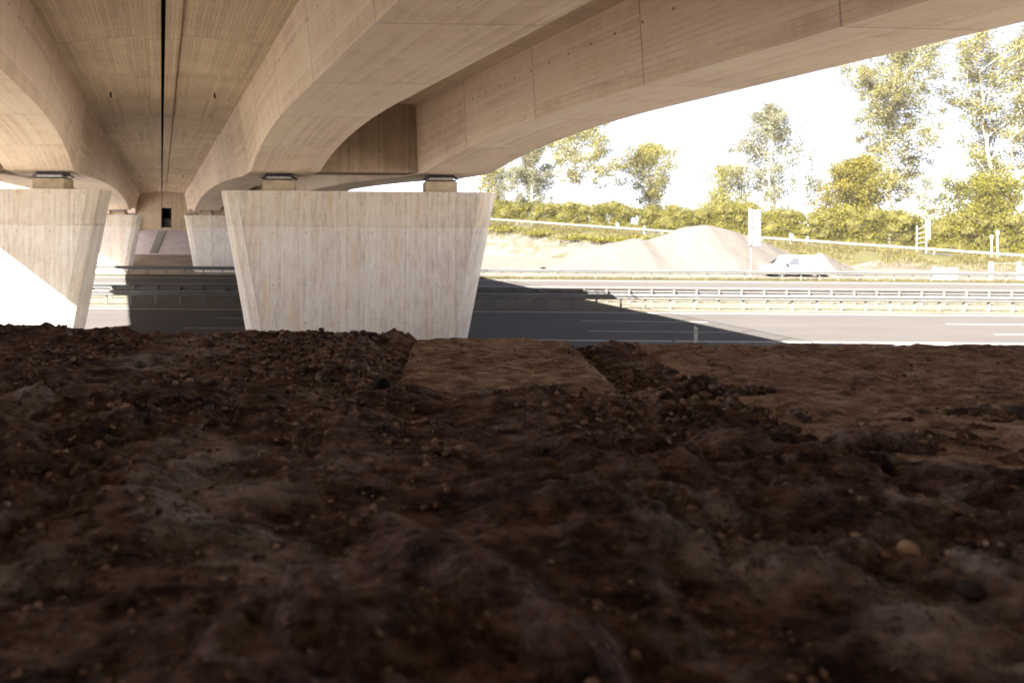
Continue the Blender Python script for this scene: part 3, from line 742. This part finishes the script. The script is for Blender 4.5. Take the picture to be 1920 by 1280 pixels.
T = [  # name label px D toppx cr leaf bark n leaf t0 up shape tr droop stems clump limbs
 ('poplar_tree', 'tall loose poplar right of the birch, its top reaching the girder edge', 1668, 118, 92, 7.6, 'leaf_poplar', 'bark_pale', 9500, .24, .20, 1.15, 'vase', .42, 0, 1, .50, 44),
 ('poplar_tree', 'tall poplar with forked pale trunk at the right photo edge', 1877, 112, 80, 6.2, 'leaf_poplar', 'bark_pale', 8500, .24, .18, 1.3, 'vase', .5, 0, 2, .48, 44),
 ('birch_tree', 'drooping pale birch with a white trunk in the middle of the tree row', 1442, 120, 190, 7.2, 'leaf_birch', 'bark_pale', 5200, .20, .22, 1.2, 'cone', .26, .55, 1, .42, 36),
 ('round_tree', 'small round green tree left of the drooping birch', 1218, 135, 272, 5.8, 'leaf_mid', 'bark', 4200, .24, .22, .7, 'oval', .25, 0, 1, .6, 26),
 ('ash_tree', 'open crowned tree with bare forked limbs beside the girder', 1085, 128, 228, 7.4, 'leaf_mid', 'bark_pale', 6000, .22, .30, .95, 'round', .34, 0, 1, .5, 26),
 ('birch_tree', 'bleached birch with thin white stem just right of the pier', 995, 132, 262, 5.4, 'leaf_birch', 'bark_pale', 4600, .2, .2, 1.1, 'cone', .22, .35, 1, .45, 28),
 ('birch_tree', 'faint leafy tree close behind the pier bearing', 925, 138, 300, 4.2, 'leaf_mid', 'bark_pale', 2800, .2, .15, 1.0, 'oval', .2, .2, 1, .5, 24),
 ('bushy_tree', 'bright yellow green bushy tree at the foot of the tall poplar', 1603, 104, 300, 4.3, 'leaf_bright', 'bark', 6500, .22, .10, .55, 'oval', .22, 0, 1, .55, 30),
 ('bushy_tree', 'broad green bush tree below the forked poplar', 1838, 104, 338, 5.6, 'leaf_hedge', 'bark', 6000, .22, .08, .5, 'round', .22, 0, 1, .55, 26),
 ('bushy_tree', 'low olive thicket tree left of the drooping birch foot', 1362, 124, 318, 5.2, 'leaf_mid', 'bark', 3600, .22, .08, .55, 'round', .2, 0, 1, .6, 24),
 ('sapling_tree', 'thin sparse sapling between the birch and the bushy tree', 1525, 120, 335, 1.9, 'leaf_birch', 'bark', 480, .2, .3, .9, 'oval', .1, 0, 1, .4, 12),
 ('sapling_tree', 'thin sparse sapling in the gap right of the tall poplar', 1738, 112, 332, 2.2, 'leaf_birch', 'bark', 420, .2, .35, .9, 'oval', .1, 0, 1, .4, 12),
]
for nm, lab, px, D, top, cr, lm, bk, n, ls, t0, up, sh, tr, dr, stm, cl, lb in T:
    b = base(px, D); tree(nm, lab, b, height_to(px, top, D, b), cr, M[lm], M[bk], int(n*5), ls*.62, t0, up, sh, tr, dr, stm, cl*1.2, lb)
def hedge(name, label, t0, t1, q, hfun, depth, lm, n_per=250, group='hedges along the ramp'):
    """a lumpy hedge along the far side of the ramp"""
    root = thing(name, label, 'hedge', (0, 0, 0), group); Ps = []; cv = []; cf = []
    t = t0
    while t < t1:
        h = hfun(t)*(.86+.26*random.random()); r = 1.5+.8*random.random(); c = RA+RD*t+RN*(q+random.gauss(0, .5)); zg = float(ramp_z(t))
        for k in range(int(h/1.3)+1):
            zc = min(h-.9, .5+1.35*k); rr = r*(.8+.4*random.random())*(1-.25*(zc/h)**2); cc = np.array((c[0]+random.gauss(0, .5), c[1]+random.gauss(0, .5), zg+zc))
            n = int(n_per*rr*rr); d = rng.normal(size=(n, 3)); d /= np.linalg.norm(d, axis=1)[:, None]
            Ps.append(cc+d*np.array((rr, rr*depth, rr*.85))*(.66+.45*rng.random(n)[:, None]))
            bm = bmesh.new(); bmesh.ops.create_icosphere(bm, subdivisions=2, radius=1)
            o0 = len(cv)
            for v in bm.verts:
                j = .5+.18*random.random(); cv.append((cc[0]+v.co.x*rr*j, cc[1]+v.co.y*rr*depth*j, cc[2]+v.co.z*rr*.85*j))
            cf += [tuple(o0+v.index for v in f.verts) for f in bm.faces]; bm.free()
        t += r*.95
    Vq, Fq = leaf_quads(np.concatenate(Ps), .115)
    np_mesh('foliage', Vq, Fq, M[lm], root)
    np_mesh('shade_core', np.array(cv), np.array(cf), M['core'], root)  # solid dark lumps standing in for the shade inside the hedge
    return root
def tfor(px, q):
    dx = (px-640)/1280; A = np.array([[RD[0], -dx], [RD[1], -1.0]]); return float(np.linalg.solve(A, -(RA+RN*q))[0])
hl = lambda t: 4.3+1.6*np.clip(t/RL, -.3, 1)
hedge('hedge', 'long yellow green hedge on the ramp left of the sign gap', -40, tfor(1738, -9), -9.5, hl, 1.0, 'leaf_hedge')
hedge('hedge', 'hedge on the ramp right of the sign gap reaching the photo edge', tfor(1768, -9), RL+45, -9.0, lambda t: 5.4, 1.0, 'leaf_hedge')
# scrub and grass on the ramp bank
def scrub(name, label, px, q, r, n, lm='leaf_mid', hh=.8):
    t = tfor(px, q); c = RA+RD*t+RN*q; zg = float(terrain_z(np.array([c[0]]), np.array([c[1]]))[0])
    root = thing(name, label, 'shrub', (c[0], c[1], zg), 'low shrubs on the ramp bank')
    P = rng.normal(size=(n, 3))*np.array((r*.5, r*.4, hh*.4)); P[:, 2] = np.abs(P[:, 2])+.1
    P += (rng.integers(0, 3, (n, 1))-1)*np.array((r*.45, 0, .1)); P[:, 2] = np.abs(P[:, 2])
    m = MB()
    for k in range(7):
        a = random.random()*6.28; m.tube([(0, 0, -.1), (math.cos(a)*r*.3, math.sin(a)*r*.3, hh*.5), (math.cos(a)*r*.55, math.sin(a)*r*.5, hh*.9)], [.03, .02, .008], 4, False)
    m.build('stems', M['bark'], root); Vq, Fq = leaf_quads(P, .16); np_mesh('foliage', Vq, Fq, M[lm], root)
for i, (px, q, r, lab) in enumerate(((950, 5.0, 2.6, 'low shrub on the bank next to the pier edge'), (1010, 5.6, 2.0, 'small low shrub on the bank, second from the pier'),
        (1085, 6.2, 3.0, 'widest low shrub on the bank in the middle of the row'), (1135, 6.0, 2.2, 'low shrub on the bank just left of the heap shoulder'),
        (1190, 5.4, 2.4, 'low shrub on the bank behind the heap shoulder'))):
    scrub('shrub', lab, px, q, r, 900, 'leaf_hedge', .9)
def grass(name, pos, hgt, wid, mat):
    n = len(pos); a = rng.random(n)*6.28; hh = hgt*(.5+rng.random(n)); ln = rng.normal(size=(n, 2))*hh[:, None]*.35
    dx = np.stack([np.cos(a)*wid, np.sin(a)*wid, np.zeros(n)], 1)
    tip = pos+np.concatenate([ln, hh[:, None]], 1)
    V = np.stack([pos-dx, pos+dx, tip], 1).reshape(-1, 3)
    return tag(np_mesh(name, V, np.arange(3*n).reshape(-1, 3), mat), kind='stuff')
n = 26000; t = rng.random(n)*(RL+60)-30; q = 2.4+np.abs(rng.normal(size=n))*1.9
xy = RA+RD*t[:, None]+RN*q[:, None]; keep = vnoise(xy[:, 0]*.35, xy[:, 1]*.35) > .32; xy = xy[keep]
grass('bank_grass', np.concatenate([xy, terrain_z(xy[:, 0], xy[:, 1])[:, None]], 1), .42, .05, M['grass'])
n = 12000; t = rng.random(n)*(RL+60)-30; q = -6.2-np.abs(rng.normal(size=n))*1.2
xy = RA+RD*t[:, None]+RN*q[:, None]
grass('hedge_foot_grass', np.concatenate([xy, ramp_z(t)[:, None]], 1), .7, .06, M['grass'])
def verge(name, y0, y1, n, x0=-45, x1=90, h=.16, dens=.42):
    x = x0+(x1-x0)*rng.random(n); y = y0+(y1-y0)*rng.random(n); k = vnoise(x*.6, y*1.3+40) > dens
    x, y = x[k], y[k]; return grass(name, np.stack([x, y, np.full(len(x), -4.19)], 1), h, .02, M['grass'])
verge('verge_grass', 59.3, 61.8, 15000, 8); verge('verge_grass', 36.1, 38.4, 6000, -10, 60, .07, .5); verge('verge_grass', 40.2, 41.8, 2000, -10, 60, .07, .5)

# ------------------------------------------------------------------ the dark earth bank in the foreground
cx = np.array([-3.0, -1.07, -.6, -.2, .05, .22, .45, .62, .70, .78, .86, .95, 2.2, 6]); cz = np.array([-.30, -.313, -.322, -.318, -.322, -.338, -.340, -.338, -.352, -.352, -.350, -.362, -.366, -.38])
def bank_base(x, y):
    zc = np.interp(x*2.15/np.clip(y, .9, 2.15), cx, cz); near = -.315
    z = near+(zc-near)*sstep(.5, 1.7, y)
    return z
SLA = [(.115, 1.46), (.60, 1.46), (.72, 2.16), (.235, 2.16)]            # narrow slab
def in_a(x, y): f = (y-1.46)/.70; return np.minimum(x-(.115+.12*f), (.60+.12*f)-x)      # >0 inside
def in_b(x, y): return np.minimum(x-(.84+.06*(y-1.5)), y-(1.62-.48*np.clip(x-.7, 0, 1.2)))
SLZ = -.345
def soil_z(x, y):
    z = bank_base(x, y)
    lum = fbm(x*3.1+3, y*3.6+8, 4, .55)*.034*(1-.55*sstep(1.1, 2, y))*(1-.6*sstep(.15, .6, x))
    clod = .45+.55*sstep(.35, .6, vnoise(x*2.3+9, y*2.3))
    lum = lum+(np.abs(fbm(x*4.5+1, y*9+5, 4, .6))*.050+fbm(x*17, y*24+3, 3, .6)*.022+fbm(x*52, y*54, 3, .6)*.009+fbm(x*120, y*118, 2, .6)*.004)*clod
    z = z+lum-.017
    # ridge of crust running down the middle, as in a dried rut
    rx = .12+.10*np.sin(y*5.0)+.0*y; rid = np.exp(-((x-rx)/.035)**2)*np.exp(-((y-.62)/.16)**2)*.03
    z = z+rid
    pile = np.exp(-((x+.0)/.14)**2-((y-1.72)/.30)**2)*.004; z = z+pile
    a = sstep(-.03, .05, in_a(x, y)+fbm(x*9, y*9, 3)*.028)*sstep(1.42, 1.56, y+fbm(x*8+4, y*8, 3)*.05)
    b = sstep(-.02, .10, in_b(x, y)+fbm(x*6, y*6+2, 4, .6)*.07)
    m_ = np.maximum(a, b); z = z*(1-m_)+(SLZ-.03)*m_
    z = z+.016*np.exp(-((y-1.42)/.09)**2)*sstep(.02, .12, x)*(1-sstep(.62, .75, x))*(.5+vnoise(x*14, y*14))+.014*np.exp(-(in_b(x, y)/.05)**2)*(x > .8)*(.4+vnoise(x*12+3, y*12))
    gul = np.exp(-((x-(.735+.08*(y-1.9)))/.06)**2)*sstep(1.5, 1.75, y); z = z-gul*.02
    cl = np.exp(-((x-.56)/.13)**2-((y-2.12)/.08)**2)*.022+np.exp(-((x-.79)/.06)**2-((y-2.02)/.10)**2)*.026
    z = z+cl*(.7+.6*vnoise(x*30, y*30))
    drop = np.clip(y-2.16+fbm(x*5, y*2, 3)*.03, 0, None); z = z-drop*.55
    return z
bx = lines((-12, -1.6, .2), (-1.6, 2.9, .0075), (2.9, 12, .2)); by = lines((-2.08, .25, .12), (.25, 2.3, .0065), (2.3, 9, .15))
X, Y = np.meshgrid(bx, by); Z = soil_z(X, Y); far = Y > 2.3
Zs = -.45-(Y-2.3)*.36; Z = np.where(far, np.minimum(Z, -.40-(Y-2.3)*.33), Z)
X = X; V = np.stack([X, Y, Z], -1).reshape(-1, 3)
o = np_mesh('earth_bank', V, grid_faces(len(bx), len(by)), M['soil'], smooth=True); tag(o, kind='structure')
def slab(name, label, x0f, x1f, y0, y1, zoff=0.0):
    ys = np.arange(y0, y1, .006); nx = int((x1f(y0)-x0f(y0))/.007); f = np.linspace(0, 1, nx)
    X = np.stack([x0f(y)+(x1f(y)-x0f(y))*f for y in ys]); Y = np.repeat(ys[:, None], nx, 1)
    Z = SLZ+zoff+fbm(X*17, Y*28, 3, .6)*.0110+fbm(X*90, Y*110, 2)*.0022+fbm(X*2, Y*2)*.004
    edge = np.minimum(np.minimum(f[None, :], 1-f[None, :])*(nx*.007), (y1-Y)); Z = Z-np.exp(-edge/.008)*.008
    V = np.stack([X, Y, Z], -1).reshape(-1, 3); F = grid_faces(nx, len(ys))
    # skirt so that the slab has its thickness
    n0 = len(V); rim = np.concatenate([np.arange(nx), (np.arange(len(ys))*nx+nx-1)[1:], (np.arange(nx)[::-1]+(len(ys)-1)*nx)[1:], (np.arange(len(ys))[::-1]*nx)[1:-1]])
    low = V[rim].copy(); low[:, 2] -= .10; k = len(rim); i = np.arange(k); j = (i+1) % k
    F2 = np.stack([rim[i], n0+i, n0+j, rim[j]], 1)
    o = np_mesh(name, np.concatenate([V, low]), np.concatenate([F, F2]), M['slab'], smooth=True)
    return tag(o, label, 'concrete slab', 'rough slabs at the top of the bank')
fa = lambda y: (y-1.46)/.70
slab('concrete_slab', 'narrow rough concrete slab bedded in dark earth below the pier', lambda y: .115+.12*fa(y), lambda y: .60+.12*fa(y), 1.42, 2.17, .004)
slab('concrete_slab', 'wide rough concrete slab filling the right of the bank crest', lambda y: .85+.06*(y-1.5), lambda y: 3.4, 1.0, 2.17, -.006)

# pebbles lying in the earth: far too many to count -> one mesh
def ico(sub, seed, sq=(1, .8, .6), rough=.42):
    bm = bmesh.new(); bmesh.ops.create_icosphere(bm, subdivisions=sub, radius=1); r_ = random.Random(seed)
    w_ = [Vector((r_.gauss(0, 1), r_.gauss(0, 1), r_.gauss(0, 1))).normalized() for _ in range(7)]; am = [r_.uniform(-rough, rough) for _ in w_]
    V = []
    for v in bm.verts:
        k = 1+sum(a*max(0, v.co.dot(q))**3 for a, q in zip(am, w_)); V.append(v.co*k)
    V = np.array([(p.x*sq[0], p.y*sq[1], p.z*sq[2]) for p in V]); F = np.array([[v.index for v in f.verts] for f in bm.faces]); bm.free(); return V, F
PEB = [ico(2, k, (1, .75+.04*(k % 4), .55+.05*(k % 5))) for k in range(10)]
CLOD = [ico(1, 40+k, (1, .8+.04*(k % 4), .6+.06*(k % 5)), .6) for k in range(12)]
def scatter(name, xs, ys, sz, mat, sink=.25, kinds=None, smooth=True, zz=None):
    kinds = kinds or PEB
    Vs = []; Fs = []; b = 0; zz = soil_z(xs, ys) if zz is None else zz
    for i in range(len(xs)):
        V, F = kinds[i % len(kinds)]; a = rng.random()*6.28; t = rng.normal()*.35; c, s_ = math.cos(a), math.sin(a); ct, st_ = math.cos(t), math.sin(t)
        Rm = np.array(((c, -s_, 0), (s_, c, 0), (0, 0, 1)))@np.array(((1, 0, 0), (0, ct, -st_), (0, st_, ct)))
        Vs.append(V@Rm.T*sz[i]+np.array((xs[i], ys[i], zz[i]+sz[i]*.6*(1-sink*2)))); Fs.append(F+b); b += len(V)
    return np_mesh(name, np.concatenate(Vs), np.concatenate(Fs), mat, smooth=smooth)
n = 4200; xs = -1.5+4.2*rng.random(n); ys = .42+1.75*rng.random(n)**.8; k = (vnoise(xs*6, ys*6+20) > .40) & ~((in_a(xs, ys) > .0) & (ys > 1.5)) & ~(in_b(xs, ys) > .06)
k &= np.abs(xs-.3*ys) < 1.0*ys+.25
xs, ys = xs[k], ys[k]; sz = (.0018+.0055*rng.random(len(xs))**3.4)*(.55+.45*sstep(.5, 1.4, ys))
m2 = 620; px_ = rng.normal(-.02, .085, m2)+.02; py_ = rng.normal(1.75, .2, m2); kk = (py_ < 2.15) & (in_a(px_, py_) < .015); px_, py_ = px_[kk], py_[kk]
s2 = .003+.0095*rng.random(len(px_))**2.0
m3 = 420; x3 = .75+1.0*rng.random(m3); y3 = 1.50-.33*(x3-.75)+rng.normal(0, .05, m3); s3 = .004+.011*rng.random(m3)**2.5
m4 = 260; x4 = rng.normal(.735, .05, m4); y4 = 1.55+.55*rng.random(m4); s4 = .003+.009*rng.random(m4)**2
tag(scatter('gravel', np.concatenate([xs, px_, x3, x4]), np.concatenate([ys, py_, y3, y4]), np.concatenate([sz, s2, s3, s4]), M['pebble']), kind='stuff')
nc = 36000; xc = -1.6+4.4*rng.random(nc); yc = .40+1.75*rng.random(nc)**.75
kc = (vnoise(xc*4+5, yc*4) > .30) & ~((in_a(xc, yc) > -.005) & (yc > 1.46)) & ~(in_b(xc, yc) > .05) & (np.abs(xc-.3*yc) < 1.0*yc+.25)
xc, yc = xc[kc], yc[kc]
tag(scatter('soil_clods', xc, yc, .0012+.0068*rng.random(len(xc))**3.2*(.55+.45*sstep(.5, 1.3, yc)), M['clod'], .3, CLOD, False), kind='stuff')
ng = 1500; xg = .1+2.6*rng.random(ng); yg = 1.15+1.0*rng.random(ng)
kg = (((in_a(xg, yg) > .01) & (yg > 1.5)) | (in_b(xg, yg) > .03)) & (vnoise(xg*7, yg*7+11) > .45)
xg, yg = xg[kg], yg[kg]
tag(scatter('slab_grit', xg, yg, .0012+.005*rng.random(len(xg))**4, M['clod'], .2, CLOD, False, np.full(len(xg), SLZ+.002)), kind='stuff')
def one_stone(label, px, py, D, r, mat, seed, sq=(1, .85, .75), up=.40):
    p = at(px, py, D); V, F = ico(3, seed, sq, .14)
    z = float(soil_z(np.array([p.x]), np.array([D]))[0]); o = np_mesh('stone', V*r, F, mat, smooth=True); o.location = (p.x, D, z+r*up)
    return tag(o, label, 'stone', 'loose stones on the earth bank')
def Dof(py, px, h=.32): return 1280*h/(py-430-ROLL*(px-640))
one_stone('round tan stone alone on the dark earth at lower right', 1703, 1012, Dof(1018, 1703), .0105, M['tanstone'], 21, (1, .9, .9), .95)
one_stone('jet black stone at the foot of the pebble pile', 718, 722, Dof(722, 718), .016, M['blackstone'], 22)
one_stone('small black stone lying on the narrow slab', 792, 684, 1.70, .010, M['blackstone'], 23)
one_stone('black stone lying on the wide slab near the crest', 1484, 675, 1.85, .012, M['blackstone'], 24, (1.4, .8, .5))
one_stone('brown boulder like stone at the middle of the pebble pile', 672, 690, Dof(690, 672), .019, M['greystone'], 25, (1.2, .8, .6))
one_stone('round grey stone on the earth left of the pebble pile', 264, 672, Dof(672, 264), .014, M['greystone'], 26)
one_stone('dark half buried stone at the lower right corner', 1820, 1092, Dof(1092, 1820), .012, M['darkstone'], 27)

# ------------------------------------------------------------------ dusty summer air
hm = bpy.data.materials.new('dusty_air'); hm.use_nodes = True; ht = hm.node_tree
ht.nodes.remove(ht.nodes['Principled BSDF']); pvn = ht.nodes.new('ShaderNodeVolumePrincipled')
pvn.inputs['Color'].default_value = (.96, .93, .88, 1); pvn.inputs['Density'].default_value = .00018; pvn.inputs['Anisotropy'].default_value = .1
ht.links.new(pvn.outputs[0], ht.nodes['Material Output'].inputs['Volume'])
tag(MB().box(-920, 1020, -70, 1320, -5.6, 36).build('haze', hm), kind='stuff')
